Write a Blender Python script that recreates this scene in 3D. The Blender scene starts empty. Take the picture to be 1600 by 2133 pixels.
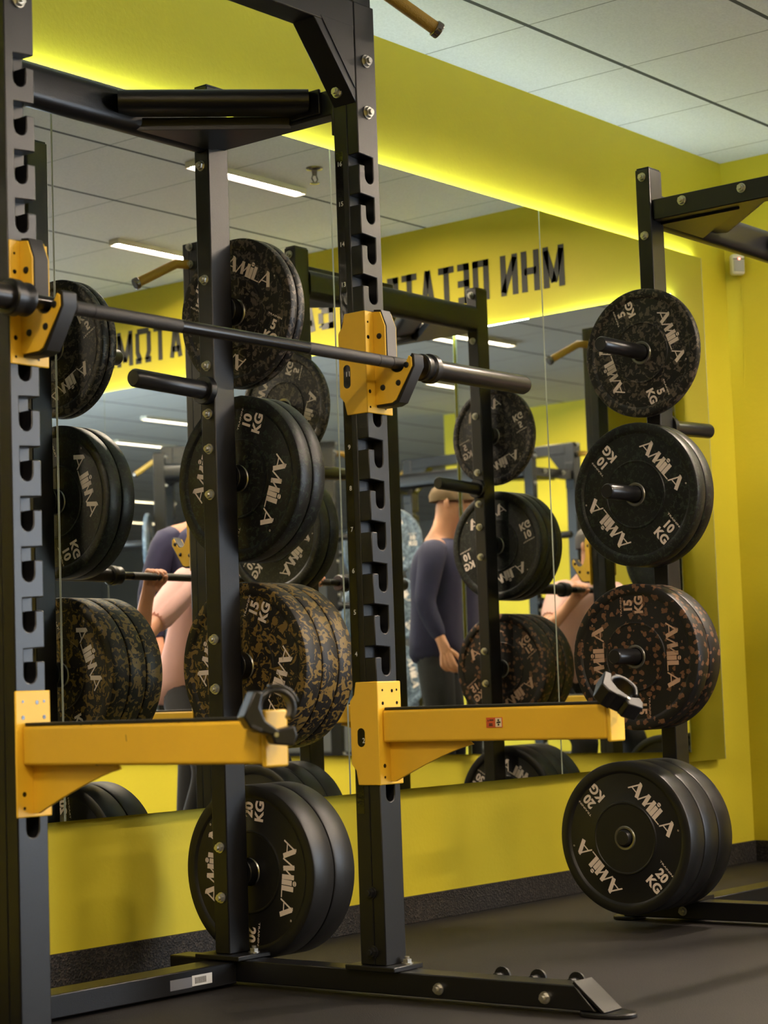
import bpy, bmesh, math, random
from mathutils import Vector, Matrix
R = math.radians
scene = bpy.context.scene
C = scene.collection

# ------------------------------------------------------------------ camera, world, exposure
CAM = Vector((-3.7373, -3.8848, 0.7148))
RX = Vector((0.62743459, -0.77789861, -0.03463506))
UP = Vector((-0.04897717, -0.0838174, 0.99527679))
FW = Vector((0.77712745, 0.62277475, 0.0906892))
cam = bpy.data.cameras.new('camera')
camo = bpy.data.objects.new('camera', cam)
C.objects.link(camo)
camo.matrix_world = Matrix(((RX.x, UP.x, -FW.x, CAM.x), (RX.y, UP.y, -FW.y, CAM.y), (RX.z, UP.z, -FW.z, CAM.z), (0, 0, 0, 1)))
cam.sensor_fit = 'HORIZONTAL'
cam.sensor_width = 36.0
cam.lens = 4159.0 * 36.0 / 1600.0
cam.clip_end = 100
cam.dof.use_dof = True
cam.dof.focus_distance = 5.4
cam.dof.aperture_fstop = 7.0
scene.camera = camo
w = bpy.data.worlds.new('world')
scene.world = w
w.use_nodes = True
w.node_tree.nodes['Background'].inputs[0].default_value = (0.6, 0.62, 0.6, 1)
w.node_tree.nodes['Background'].inputs[1].default_value = 0.05
scene.view_settings.view_transform = 'Standard'
scene.view_settings.look = 'None'
scene.view_settings.exposure = 1.25
scene.view_settings.gamma = 1.0
scene.view_settings.use_curve_mapping = False
scene.cycles.use_denoising = True
scene.cycles.max_bounces = 10
scene.cycles.glossy_bounces = 8
scene.cycles.diffuse_bounces = 4
scene.cycles.sample_clamp_indirect = 4.0
scene.cycles.blur_glossy = 0.5
LAMP = 330.0      # ceiling tubes
STRIP = 28.0     # strips above the mirrors
WINDOW_FILL = 6.0        # cool fill light from the added, unseen windows

# ------------------------------------------------------------------ main dimensions
YF, YR, W1 = -0.8418, -0.3507, 1.114     # near rack: front uprights, rear uprights, width
DR = YR - YF
X2, Y2, W2 = 1.574, -0.732, 1.09         # far rack: left rear upright
ZC = 2.84                                # ceiling
XR = 3.434                               # face of the mirror on the right wall
Z0 = 0.4126                              # slot k is at Z0 + 0.1 k

# ------------------------------------------------------------------ materials
def lin(c):
    c = c / 255.0
    return c / 12.92 if c <= 0.04045 else ((c + 0.055) / 1.055) ** 2.4
def rgb(r, g, b): return (lin(r), lin(g), lin(b), 1)

def mat(name, col, rough=0.5, metal=0.0, spec=0.5, noise=0.0, nscale=30, bump=0.0, bscale=200, emit=None, es=1.0):
    m = bpy.data.materials.new(name); m.use_nodes = True
    nt = m.node_tree; b = nt.nodes['Principled BSDF']
    b.inputs['Base Color'].default_value = col
    b.inputs['Roughness'].default_value = rough
    b.inputs['Metallic'].default_value = metal
    b.inputs['Specular IOR Level'].default_value = spec
    if emit:
        b.inputs['Emission Color'].default_value = emit
        b.inputs['Emission Strength'].default_value = es
    if noise or bump:
        tc = nt.nodes.new('ShaderNodeTexCoord')
    if noise:
        n = nt.nodes.new('ShaderNodeTexNoise'); n.inputs['Scale'].default_value = nscale; n.inputs['Detail'].default_value = 4
        nt.links.new(tc.outputs['Object'], n.inputs['Vector'])
        mx = nt.nodes.new('ShaderNodeMix'); mx.data_type = 'RGBA'
        mx.inputs[6].default_value = tuple(max(0, c * (1 - noise)) for c in col[:3]) + (1,)
        mx.inputs[7].default_value = tuple(min(1, c * (1 + noise)) for c in col[:3]) + (1,)
        nt.links.new(n.outputs['Fac'], mx.inputs[0]); nt.links.new(mx.outputs[2], b.inputs['Base Color'])
    if bump:
        n2 = nt.nodes.new('ShaderNodeTexNoise'); n2.inputs['Scale'].default_value = bscale; n2.inputs['Detail'].default_value = 3
        nt.links.new(tc.outputs['Object'], n2.inputs['Vector'])
        bp = nt.nodes.new('ShaderNodeBump'); bp.inputs['Strength'].default_value = bump; bp.inputs['Distance'].default_value = 0.002
        nt.links.new(n2.outputs['Fac'], bp.inputs['Height']); nt.links.new(bp.outputs['Normal'], b.inputs['Normal'])
    return m

def fleck_mat(name, base, fleck, scale, lo, hi, rough=0.5, vor=False, distort=0.0):
    """black rubber with coloured granules scattered through it"""
    m = mat(name, base, rough, spec=0.4)
    nt = m.node_tree; b = nt.nodes['Principled BSDF']
    tc = nt.nodes.new('ShaderNodeTexCoord')
    if vor:
        n = nt.nodes.new('ShaderNodeTexVoronoi'); n.inputs['Scale'].default_value = scale; n.inputs['Randomness'].default_value = 1
        nz = nt.nodes.new('ShaderNodeTexNoise'); nz.inputs['Scale'].default_value = scale * 1.5
        nt.links.new(tc.outputs['Object'], nz.inputs['Vector'])
        va = nt.nodes.new('ShaderNodeVectorMath'); va.operation = 'MULTIPLY_ADD'
        va.inputs[1].default_value = (0.02, 0.02, 0.02)
        nt.links.new(nz.outputs['Color'], va.inputs[0]); nt.links.new(tc.outputs['Object'], va.inputs[2])
        nt.links.new(va.outputs[0], n.inputs['Vector'])
        out = n.outputs['Distance']
    else:
        n = nt.nodes.new('ShaderNodeTexNoise'); n.inputs['Scale'].default_value = scale; n.inputs['Detail'].default_value = 2.5
        n.inputs['Distortion'].default_value = distort
        nt.links.new(tc.outputs['Object'], n.inputs['Vector'])
        out = n.outputs['Fac']
    mr = nt.nodes.new('ShaderNodeMapRange'); mr.inputs[1].default_value = lo; mr.inputs[2].default_value = hi
    nt.links.new(out, mr.inputs[0])
    mx = nt.nodes.new('ShaderNodeMix'); mx.data_type = 'RGBA'
    mx.inputs[6].default_value = base; mx.inputs[7].default_value = fleck
    nt.links.new(mr.outputs[0], mx.inputs[0]); nt.links.new(mx.outputs[2], b.inputs['Base Color'])
    bp = nt.nodes.new('ShaderNodeBump'); bp.inputs['Strength'].default_value = 0.12; bp.inputs['Distance'].default_value = 0.001
    nt.links.new(mr.outputs[0], bp.inputs['Height']); nt.links.new(bp.outputs['Normal'], b.inputs['Normal'])
    return m

M = {}
M['black'] = mat('black_powder_coat', rgb(14, 14, 16), 0.34, spec=0.45, noise=0.12, nscale=8, bump=0.12, bscale=500)
M['blackd'] = mat('black_steel_gloss', rgb(28, 28, 30), 0.28)
M['sleeve'] = mat('dark_chrome', rgb(48, 46, 45), 0.3, metal=0.6)
M['shaft'] = mat('black_bar_smooth', rgb(26, 25, 25), 0.2, metal=0.3)
M['knurl'] = mat('black_bar_knurled', rgb(42, 40, 40), 0.45, metal=0.3, bump=0.5, bscale=900)
M['yellow'] = mat('yellow_powder_coat', rgb(226, 180, 44), 0.42, noise=0.06, nscale=12, bump=0.08, bscale=400)
M['bolt'] = mat('zinc_bolt', rgb(190, 188, 180), 0.3, metal=0.9)
M['boltd'] = mat('black_bolt', rgb(40, 40, 40), 0.35, metal=0.5)
M['plastic'] = mat('black_plastic', rgb(15, 15, 17), 0.36, bump=0.1, bscale=300)
M['liner'] = mat('black_liner', rgb(16, 15, 16), 0.5)
M['slot'] = mat('number_strip_black', rgb(14, 14, 14), 0.12, bump=0.3, bscale=60)
M['num'] = mat('white_print', rgb(205, 205, 205), 0.6)
M['rub'] = mat('black_rubber', rgb(17, 17, 18), 0.42, noise=0.15, nscale=20, bump=0.12, bscale=160)
M['p5'] = fleck_mat('rubber_grey_flecks', rgb(19, 18, 17), rgb(84, 75, 66), 62, 0.53, 0.56, 0.45, distort=1.0)
M['p10'] = fleck_mat('rubber_green_flecks', rgb(14, 15, 15), rgb(38, 46, 38), 80, 0.55, 0.60, 0.42, distort=1.0)
M['p15a'] = fleck_mat('rubber_ochre_flecks', rgb(22, 20, 18), rgb(112, 90, 42), 46, 0.53, 0.545, 0.5, distort=1.2)
M['p15b'] = fleck_mat('rubber_brown_flecks', rgb(22, 20, 19), rgb(106, 74, 52), 44, 0.37, 0.33, 0.45, vor=True)
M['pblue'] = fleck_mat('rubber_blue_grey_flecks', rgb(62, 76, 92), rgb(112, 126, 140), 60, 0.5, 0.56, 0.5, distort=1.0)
M['letter'] = mat('pale_print', rgb(222, 206, 196), 0.6)
M['letter15'] = mat('tan_print', rgb(190, 154, 130), 0.6)
M['steel'] = mat('steel_ring', rgb(150, 148, 142), 0.3, metal=0.9)
M['grip'] = mat('golden_grip', rgb(170, 132, 42), 0.5, bump=0.8, bscale=350)
M['capm'] = mat('chrome_cap', rgb(140, 132, 125), 0.15, metal=0.9)
M['mirror'] = mat('mirror_silver', (0.80, 0.83, 0.79, 1), 0.0, metal=1.0)
M['edge'] = mat('mirror_edge', rgb(170, 178, 162), 0.25)
M['led'] = mat('led_strip', (1, 1, 1, 1), emit=(0.80, 0.99, 0.98, 1), es=STRIP)
M['tube'] = mat('lamp_diffuser', (1, 1, 1, 1), emit=(1.0, 0.82, 0.64, 1), es=LAMP)
M['day'] = mat('daylight_pane', (1, 1, 1, 1), emit=(0.72, 0.85, 1.0, 1), es=WINDOW_FILL)
M['white'] = mat('white_plastic', rgb(215, 210, 195), 0.4)
M['grey'] = mat('grey_plastic', rgb(160, 158, 150), 0.45)
M['redled'] = mat('red_indicator', (1, 0.1, 0.08, 1), emit=(1, 0.15, 0.1, 1), es=4)
M['ink'] = mat('dark_paint', rgb(38, 38, 30), 0.6)
M['red'] = mat('sticker_red', rgb(196, 84, 40), 0.5)
M['cream'] = mat('sticker_cream', rgb(222, 205, 170), 0.5)
M['label'] = mat('paper_label', rgb(200, 200, 200), 0.6)
M['labelg'] = mat('grey_label', rgb(105, 107, 116), 0.5)
M['wallY'] = mat('yellow_wall_paint', rgb(205, 191, 50), 0.55, spec=0.3, noise=0.03, nscale=3, bump=0.35, bscale=70)
M['dark'] = mat('charcoal_paint', rgb(44, 44, 46), 0.7)
M['greyw'] = mat('grey_wall_paint', rgb(150, 150, 148), 0.7)
M['skin'] = mat('skin', rgb(206, 150, 122), 0.5)
M['navy'] = mat('navy_cloth', rgb(26, 26, 58), 0.85, noise=0.2, nscale=15)
M['pink'] = mat('pale_pink_cloth', rgb(226, 182, 178), 0.85, noise=0.06, nscale=15)
M['blackc'] = mat('black_cloth', rgb(24, 24, 27), 0.85)
M['tan'] = mat('tan_cloth', rgb(92, 72, 46), 0.85)
M['hair'] = mat('dark_hair', rgb(40, 30, 24), 0.6)
M['eye'] = mat('eye_dark', rgb(25, 18, 15), 0.2)
M['lip'] = mat('lip', rgb(176, 116, 98), 0.5)

def floor_mat():
    m = mat('black_rubber_floor', rgb(46, 43, 42), 0.62, spec=0.35)
    nt = m.node_tree; b = nt.nodes['Principled BSDF']
    tc = nt.nodes.new('ShaderNodeTexCoord')
    n = nt.nodes.new('ShaderNodeTexNoise'); n.inputs['Scale'].default_value = 260; n.inputs['Detail'].default_value = 2
    n3 = nt.nodes.new('ShaderNodeTexNoise'); n3.inputs['Scale'].default_value = 2.2; n3.inputs['Detail'].default_value = 5
    nt.links.new(tc.outputs['Object'], n.inputs['Vector']); nt.links.new(tc.outputs['Object'], n3.inputs['Vector'])
    ad = nt.nodes.new('ShaderNodeMath'); ad.operation = 'ADD'
    nt.links.new(n.outputs['Fac'], ad.inputs[0]); nt.links.new(n3.outputs['Fac'], ad.inputs[1])
    mr = nt.nodes.new('ShaderNodeMapRange'); mr.inputs[1].default_value = 0.7; mr.inputs[2].default_value = 1.4
    nt.links.new(ad.outputs[0], mr.inputs[0])
    mx = nt.nodes.new('ShaderNodeMix'); mx.data_type = 'RGBA'
    mx.inputs[6].default_value = rgb(20, 18, 18); mx.inputs[7].default_value = rgb(38, 33, 32)
    nt.links.new(mr.outputs[0], mx.inputs[0])
    br = nt.nodes.new('ShaderNodeTexBrick'); br.offset = 0.0
    br.inputs['Scale'].default_value = 1.0; br.inputs['Brick Width'].default_value = 1.0; br.inputs['Row Height'].default_value = 1.0
    br.inputs['Mortar Size'].default_value = 0.0025; br.inputs['Mortar Smooth'].default_value = 0.1
    mp = nt.nodes.new('ShaderNodeMapping'); mp.inputs['Location'].default_value = (0.35, 0.42, 0)
    nt.links.new(tc.outputs['Object'], mp.inputs['Vector']); nt.links.new(mp.outputs[0], br.inputs['Vector'])
    m2 = nt.nodes.new('ShaderNodeMix'); m2.data_type = 'RGBA'
    nt.links.new(br.outputs['Fac'], m2.inputs[0]); nt.links.new(mx.outputs[2], m2.inputs[6]); m2.inputs[7].default_value = rgb(18, 17, 17)
    nt.links.new(m2.outputs[2], b.inputs['Base Color'])
    bp = nt.nodes.new('ShaderNodeBump'); bp.inputs['Strength'].default_value = 0.5; bp.inputs['Distance'].default_value = 0.002
    nt.links.new(n.outputs['Fac'], bp.inputs['Height']); nt.links.new(bp.outputs['Normal'], b.inputs['Normal'])
    return m
M['floor'] = floor_mat()

def ceiling_mat():
    m = mat('ceiling_tiles', rgb(206, 206, 202), 0.85, spec=0.2)
    nt = m.node_tree; b = nt.nodes['Principled BSDF']
    tc = nt.nodes.new('ShaderNodeTexCoord'); sep = nt.nodes.new('ShaderNodeSeparateXYZ')
    nt.links.new(tc.outputs['Object'], sep.inputs[0])
    def line(axis, off, width):
        a = nt.nodes.new('ShaderNodeMath'); a.operation = 'ADD'; a.inputs[1].default_value = off + 60
        nt.links.new(sep.outputs[axis], a.inputs[0])
        md = nt.nodes.new('ShaderNodeMath'); md.operation = 'MODULO'; md.inputs[1].default_value = 0.6
        nt.links.new(a.outputs[0], md.inputs[0])
        lt = nt.nodes.new('ShaderNodeMath'); lt.operation = 'LESS_THAN'; lt.inputs[1].default_value = width
        nt.links.new(md.outputs[0], lt.inputs[0])
        return lt
    lx = line(0, -1.466 + 0.0, 0.005)
    ly = line(1, 0.382, 0.018)
    n = nt.nodes.new('ShaderNodeTexNoise'); n.inputs['Scale'].default_value = 140; n.inputs['Detail'].default_value = 3
    nt.links.new(tc.outputs['Object'], n.inputs['Vector'])
    mx = nt.nodes.new('ShaderNodeMix'); mx.data_type = 'RGBA'
    mx.inputs[6].default_value = rgb(182, 184, 186); mx.inputs[7].default_value = rgb(216, 218, 220)
    nt.links.new(n.outputs['Fac'], mx.inputs[0])
    m1 = nt.nodes.new('ShaderNodeMix'); m1.data_type = 'RGBA'
    nt.links.new(lx.outputs[0], m1.inputs[0]); nt.links.new(mx.outputs[2], m1.inputs[6]); m1.inputs[7].default_value = rgb(110, 112, 110)
    m2 = nt.nodes.new('ShaderNodeMix'); m2.data_type = 'RGBA'
    nt.links.new(ly.outputs[0], m2.inputs[0]); nt.links.new(m1.outputs[2], m2.inputs[6]); m2.inputs[7].default_value = rgb(70, 72, 72)
    nt.links.new(m2.outputs[2], b.inputs['Base Color'])
    return m
M['ceiling'] = ceiling_mat()

def granule_mat():
    m = mat('granulate_skirting', rgb(34, 31, 30), 0.7)
    nt = m.node_tree; b = nt.nodes['Principled BSDF']
    tc = nt.nodes.new('ShaderNodeTexCoord')
    n = nt.nodes.new('ShaderNodeTexVoronoi'); n.inputs['Scale'].default_value = 170
    nt.links.new(tc.outputs['Object'], n.inputs['Vector'])
    cr = nt.nodes.new('ShaderNodeValToRGB')
    cr.color_ramp.elements[0].color = rgb(19, 17, 16); cr.color_ramp.elements[0].position = 0.55
    cr.color_ramp.elements[1].color = rgb(58, 50, 45); cr.color_ramp.elements[1].position = 1.0
    sp = nt.nodes.new('ShaderNodeSeparateColor'); nt.links.new(n.outputs['Color'], sp.inputs[0])
    nt.links.new(sp.outputs[0], cr.inputs[0]); nt.links.new(cr.outputs[0], b.inputs['Base Color'])
    bp = nt.nodes.new('ShaderNodeBump'); bp.inputs['Strength'].default_value = 0.8; bp.inputs['Distance'].default_value = 0.003
    nt.links.new(n.outputs['Distance'], bp.inputs['Height']); nt.links.new(bp.outputs['Normal'], b.inputs['Normal'])
    return m
M['granule'] = granule_mat()

# ------------------------------------------------------------------ mesh helpers
class MB:
    def __init__(s): s.v = []; s.f = []
    def add(s, vs, fs):
        o = len(s.v); s.v += [tuple(v) for v in vs]; s.f += [tuple(i + o for i in f) for f in fs]; return s
    def box(s, x0, x1, y0, y1, z0, z1):
        vs = [(x, y, z) for x in (x0, x1) for y in (y0, y1) for z in (z0, z1)]
        return s.add(vs, [(0, 1, 3, 2), (4, 6, 7, 5), (0, 4, 5, 1), (2, 3, 7, 6), (0, 2, 6, 4), (1, 5, 7, 3)])
    def prism(s, poly, axis, a, b):
        n = len(poly)
        def P(u, v, t): return (t, u, v) if axis == 'X' else (u, t, v) if axis == 'Y' else (u, v, t)
        vs = [P(u, v, a) for u, v in poly] + [P(u, v, b) for u, v in poly]
        fs = [tuple(range(n)), tuple(range(2 * n - 1, n - 1, -1))] + [(i, i + n, (i + 1) % n + n, (i + 1) % n) for i in range(n)]
        return s.add(vs, fs)
    def cyl(s, p, q, r, seg=20, r2=None, caps=True):
        p = Vector(p); q = Vector(q); d = (q - p).normalized()
        a = d.orthogonal().normalized(); b = d.cross(a); r2 = r if r2 is None else r2
        vs = [p + (a * math.cos(t) + b * math.sin(t)) * r for t in [2 * math.pi * i / seg for i in range(seg)]]
        vs += [q + (a * math.cos(t) + b * math.sin(t)) * r2 for t in [2 * math.pi * i / seg for i in range(seg)]]
        fs = [(i, (i + 1) % seg, (i + 1) % seg + seg, i + seg) for i in range(seg)]
        if caps: fs += [tuple(range(seg - 1, -1, -1)), tuple(range(seg, 2 * seg))]
        return s.add(vs, fs)
    def lathe(s, prof, axis='X', c=(0, 0, 0), seg=64, closed=False):
        """prof: list of (along, radius)"""
        n = len(prof); vs = []
        for i in range(seg):
            t = 2 * math.pi * i / seg
            for a, r in prof:
                u, v = r * math.cos(t), r * math.sin(t)
                p = (a, u, v) if axis == 'X' else (u, a, v) if axis == 'Y' else (u, v, a)
                vs.append((p[0] + c[0], p[1] + c[1], p[2] + c[2]))
        fs = []
        for i in range(seg):
            j = (i + 1) % seg
            for k in range(n if closed else n - 1):
                l = (k + 1) % n
                fs.append((i * n + k, j * n + k, j * n + l, i * n + l))
        return s.add(vs, fs)
    def tube(s, pts, r, seg=14, caps=True):
        pts = [Vector(p) for p in pts]; n = len(pts); rings = []
        d0 = (pts[1] - pts[0]).normalized(); a = d0.orthogonal().normalized()
        for i, p in enumerate(pts):
            d = (pts[min(i + 1, n - 1)] - pts[max(i - 1, 0)]).normalized()
            a = (a - d * a.dot(d)).normalized(); b = d.cross(a)
            rr = r[i] if isinstance(r, (list, tuple)) else r
            rings.append([p + (a * math.cos(2 * math.pi * k / seg) + b * math.sin(2 * math.pi * k / seg)) * rr for k in range(seg)])
        vs = [v for g in rings for v in g]; fs = []
        for i in range(n - 1):
            for k in range(seg):
                l = (k + 1) % seg
                fs.append((i * seg + k, i * seg + l, (i + 1) * seg + l, (i + 1) * seg + k))
        if caps: fs += [tuple(range(seg - 1, -1, -1)), tuple(range((n - 1) * seg, n * seg))]
        return s.add(vs, fs)
    def stroke(s, p, q, wd, P):
        """flat bar from p to q (2D), wd wide, mapped to 3D by P"""
        p = Vector(p); q = Vector(q); d = (q - p).normalized(); n = Vector((-d.y, d.x)) * wd / 2
        return s.add([P(*(p + n)), P(*(p - n)), P(*(q - n)), P(*(q + n))], [(0, 1, 2, 3)])
    def xf(s, mtx):
        s.v = [tuple(mtx @ Vector(v)) for v in s.v]; return s
    def loft(s, rings, su, fu, seg=24):
        """closed sleeve through ellipses (centre, half width along su, half depth along fu)"""
        n = len(rings)
        vs = [Vector(c) + su * (a * math.copysign(abs(math.cos(t)) ** .8, math.cos(t))) + fu * (b * math.copysign(abs(math.sin(t)) ** .8, math.sin(t)))
              for c, a, b in rings for t in [2 * math.pi * k / seg for k in range(seg)]]
        fs = [(i * seg + k, i * seg + (k + 1) % seg, (i + 1) * seg + (k + 1) % seg, (i + 1) * seg + k) for i in range(n - 1) for k in range(seg)]
        fs += [tuple(range(seg - 1, -1, -1)), tuple(range((n - 1) * seg, n * seg))]
        return s.add(vs, fs)
    def build(s, name, m, parent=None, bevel=0.0, seg=2, smooth=True, ang=35, loc=None):
        me = bpy.data.meshes.new(name); me.from_pydata(s.v, [], s.f)
        bm = bmesh.new(); bm.from_mesh(me); bmesh.ops.recalc_face_normals(bm, faces=bm.faces); bm.to_mesh(me); bm.free()
        me.materials.append(m)
        if smooth:
            me.shade_smooth(); me.set_sharp_from_angle(angle=R(ang))
        o = bpy.data.objects.new(name, me); C.objects.link(o)
        if parent is not None: o.parent = parent
        if loc: o.location = loc
        if bevel:
            b = o.modifiers.new('bevel', 'BEVEL'); b.width = bevel; b.segments = seg; b.limit_method = 'ANGLE'; b.angle_limit = R(40)
        return o

def tag(o, label, cat, group=None, kind=None):
    if label: o['label'] = label
    if cat: o['category'] = cat
    if group: o['group'] = group
    if kind: o['kind'] = kind
    return o
def empty(name, loc, rz=0.0, **k):
    o = bpy.data.objects.new(name, None); C.objects.link(o); o.location = loc; o.rotation_euler = (0, 0, rz); o.empty_display_size = 0.05
    return o
def copy_tree(o, parent=None, kids=None):
    if kids is None:
        kids = {}
        for x in bpy.data.objects:
            if x.parent: kids.setdefault(x.parent.name, []).append(x)
    c = o.copy(); C.objects.link(c)
    if parent is not None: c.parent = parent
    for k in kids.get(o.name, []): copy_tree(k, c, kids)
    return c
def structure(o): o['kind'] = 'structure'; return o

_txt = {}
def text2d(body, size=1.0, off=0.0):
    """outline of a short text as flat polygons, centred"""
    key = (body, off)
    if key not in _txt:
        cu = bpy.data.curves.new('t', 'FONT'); cu.body = body; cu.size = 1.0; cu.offset = off; cu.resolution_u = 4
        ob = bpy.data.objects.new('t', cu); C.objects.link(ob)
        dg = bpy.context.evaluated_depsgraph_get(); dg.update()
        me = bpy.data.meshes.new_from_object(ob.evaluated_get(dg))
        vs = [(v.co.x, v.co.y) for v in me.vertices]; fs = [tuple(p.vertices) for p in me.polygons]
        bpy.data.objects.remove(ob); bpy.data.curves.remove(cu); bpy.data.meshes.remove(me)
        xs = [v[0] for v in vs]; ys = [v[1] for v in vs]
        cx, cy = (min(xs) + max(xs)) / 2, (min(ys) + max(ys)) / 2; h = max(ys) - min(ys)
        _txt[key] = ([((x - cx) / h, (y - cy) / h) for x, y in vs], fs)
    vs, fs = _txt[key]
    return [(x * size, y * size) for x, y in vs], fs

# ------------------------------------------------------------------ the room
XL, YB = -9.0, -17.0
WY = 0.040                               # wall face behind the long mirror
structure(MB().box(XL, XR + 0.2, YB, 0.2, -0.1, 0.0).build('floor', M['floor'], smooth=False))
structure(MB().box(XL, XR + 0.2, YB, 0.2, ZC, ZC + 0.1).build('ceiling', M['ceiling'], smooth=False))
structure(MB().box(XL, XR + 0.2, WY, 0.18, 0, ZC).build('wall_mirror_side', M['wallY'], smooth=False))
structure(MB().box(XR + 0.018, XR + 0.14, YB, WY, 0, ZC).build('wall_right', M['wallY'], smooth=False))
structure(MB().box(XL - 0.1, XL, YB, 0.14, 0, ZC).build('wall_left', M['greyw'], smooth=False))
structure(MB().box(XL, XR + 0.14, YB - 0.1, YB, 0, ZC).build('wall_far', M['greyw'], smooth=False))
structure(MB().box(-7.0, -1.62, -5.29, -4.36, 0, ZC).build('wall_block', M['wallY'], smooth=False))
structure(MB().box(XL, XR + 0.018, WY - 0.012, WY, 0, 0.083).build('baseboard_mirror_side', M['granule'], bevel=0.002))
structure(MB().box(XR + 0.006, XR + 0.018, YB, WY - 0.012, 0, 0.083).build('baseboard_right', M['granule'], bevel=0.002))

# unseen windows added for cool fill light, right wall in front of racks
for i, yc in enumerate((-5.75, -7.55)):
    wn = structure(empty('window_%d' % (i + 1), (XR + 0.018, yc, 0.35)))
    mb = MB()
    for a, b, c, d in ((-.85, -.79, 0, 2.1), (.79, .85, 0, 2.1), (-.79, .79, 0, .06), (-.79, .79, 2.04, 2.1)): mb.box(-.05, 0, a, b, c, d)
    mb.build('window_frame', M['dark'], wn, smooth=False)
    MB().add([(-.02, .79, .06), (-.02, -.79, .06), (-.02, -.79, 2.04), (-.02, .79, 2.04)], [(0, 1, 2, 3)]).build('pane', M['day'], wn, smooth=False)

# mirrors: tall panels hung just clear of the wall
def mirror_panel(a, b, z0, z1, side, label, grp, tilt=0.0):
    root = empty('mirror_panel', ((a + b) / 2, 0, z0) if side == 'back' else (XR, (a + b) / 2, z0))
    h = (b - a) / 2 - 0.0015; H = z1 - z0
    if side == 'back':
        MB().add([(-h, 0, 0), (h, 0, 0), (h, 0, H), (-h, 0, H)], [(0, 1, 2, 3)]).build('mirror_glass', M['mirror'], root, smooth=False)
        MB().box(-h, h, 0.0006, 0.006, 0.0, H).build('mirror_backing', M['edge'], root, smooth=False)
        for sx in (-1, 1): MB().box(sx * (h - .0007) - .0007, sx * (h - .0007) + .0007, -.0006, 0.0003, 0, H).build('polished_edge', M['edge'], root, smooth=False)
        for sx in (-0.6, 0.6): MB().box(sx * h - 0.03, sx * h + 0.03, 0.006, WY, 0.04, H - 0.2).build('wall_batten', M['dark'], root, smooth=False)
    else:
        MB().add([(0, h, 0), (0, -h, 0), (0, -h, H), (0, h, H)], [(0, 1, 2, 3)]).build('mirror_glass', M['mirror'], root, smooth=False)
        MB().box(0.0006, 0.006, -h, h, 0.0, H).build('mirror_backing', M['edge'], root, smooth=False)
        for sx in (-0.6, 0.6): MB().box(0.006, 0.018, sx * h - 0.03, sx * h + 0.03, 0.04, H - 0.2).build('wall_batten', M['dark'], root, smooth=False)
    if tilt: root.rotation_euler = (0, 0, R(tilt))
    return tag(root, label, 'mirror', grp)
edges = [-3.663, -2.522, -1.38, -0.2385, 0.9025, 2.043, 3.185]
names = ['wall mirror panel furthest left, out past the near rack', 'wall mirror panel second from the left, beyond the near rack',
         'wall mirror panel behind the left upright of the near rack', 'wall mirror panel behind the plates of the near rack',
         'wall mirror panel between the near rack and the far rack', 'wall mirror panel ending beside the corner behind the far rack']
for i in range(6): mirror_panel(edges[i], edges[i + 1], 0.4184, 2.398, 'back', names[i], 'mirror panels on the yellow wall')
redges = [-0.29, -1.43, -2.57, -3.71, -4.85]
rn = ['mirror panel on the right wall, nearest the corner', 'mirror panel on the right wall, second from the corner',
      'mirror panel on the right wall, third from the corner', 'mirror panel on the right wall, furthest from the corner']
for i in range(4): mirror_panel(redges[i + 1], redges[i], 0.435, 2.336, 'right', rn[i], 'mirror panels on the right wall', 1.5 if i == 0 else 0.0)
s = MB().box(-3.66, 3.18, WY - 0.015, WY - 0.004, 2.3945, 2.396).build('light_strip', M['led'], smooth=False)
tag(s, 'glowing light strip along the top of the long wall mirror', 'light strip')
s = MB().box(XR + 0.004, XR + 0.014, -4.84, -0.30, 2.333, 2.3345).build('light_strip', M['led'], smooth=False)
tag(s, 'glowing light strip along the top of the right wall mirror', 'light strip')

# ceiling lamps
lamps = [(1.86, 2.50, -1.51, 'ceiling tube lamp reflected beside the near rack rear upright, the nearest one'),
         (2.57, 3.21, -2.70, 'ceiling tube lamp reflected left of the near rack, above the yellow sign wall'),
         (0.74, 1.38, -3.21, 'ceiling tube lamp reflected just above the barbell sleeve'),
         (-0.79, -0.15, -4.30, 'ceiling tube lamp reflected just below the barbell sleeve'),
         (-0.46, 0.18, -6.73, 'ceiling tube lamp reflected below the short black peg'),
         (-1.20, -0.60, -7.83, 'ceiling tube lamp reflected beside the left 10 kg plates'),
         (-4.60, -4.00, -11.2, 'distant ceiling tube lamp reflected above the grey plate'),
         (-6.20, -5.60, -13.0, 'furthest ceiling tube lamp reflected above the grey plate'),
         (-3.30, -2.66, -2.60, 'ceiling tube lamp above the photographer, outside the photo'),  # this lamp and all below are unseen, added as fill light
         (-4.90, -4.26, -3.30, 'ceiling tube lamp left of the photographer, outside the photo'),
         (2.10, 2.74, -4.60, 'ceiling tube lamp behind the far rack, outside the photo'),
         (2.00, 2.64, -6.60, 'ceiling tube lamp over the back of the room, outside the photo'),  # added from here on to brighten the back of the room
         (1.20, 1.84, -10.0, 'ceiling tube lamp near the back wall, outside the photo'),
         (0.20, 0.84, -13.2, 'ceiling tube lamp closest to the back wall, outside the photo')]
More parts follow.
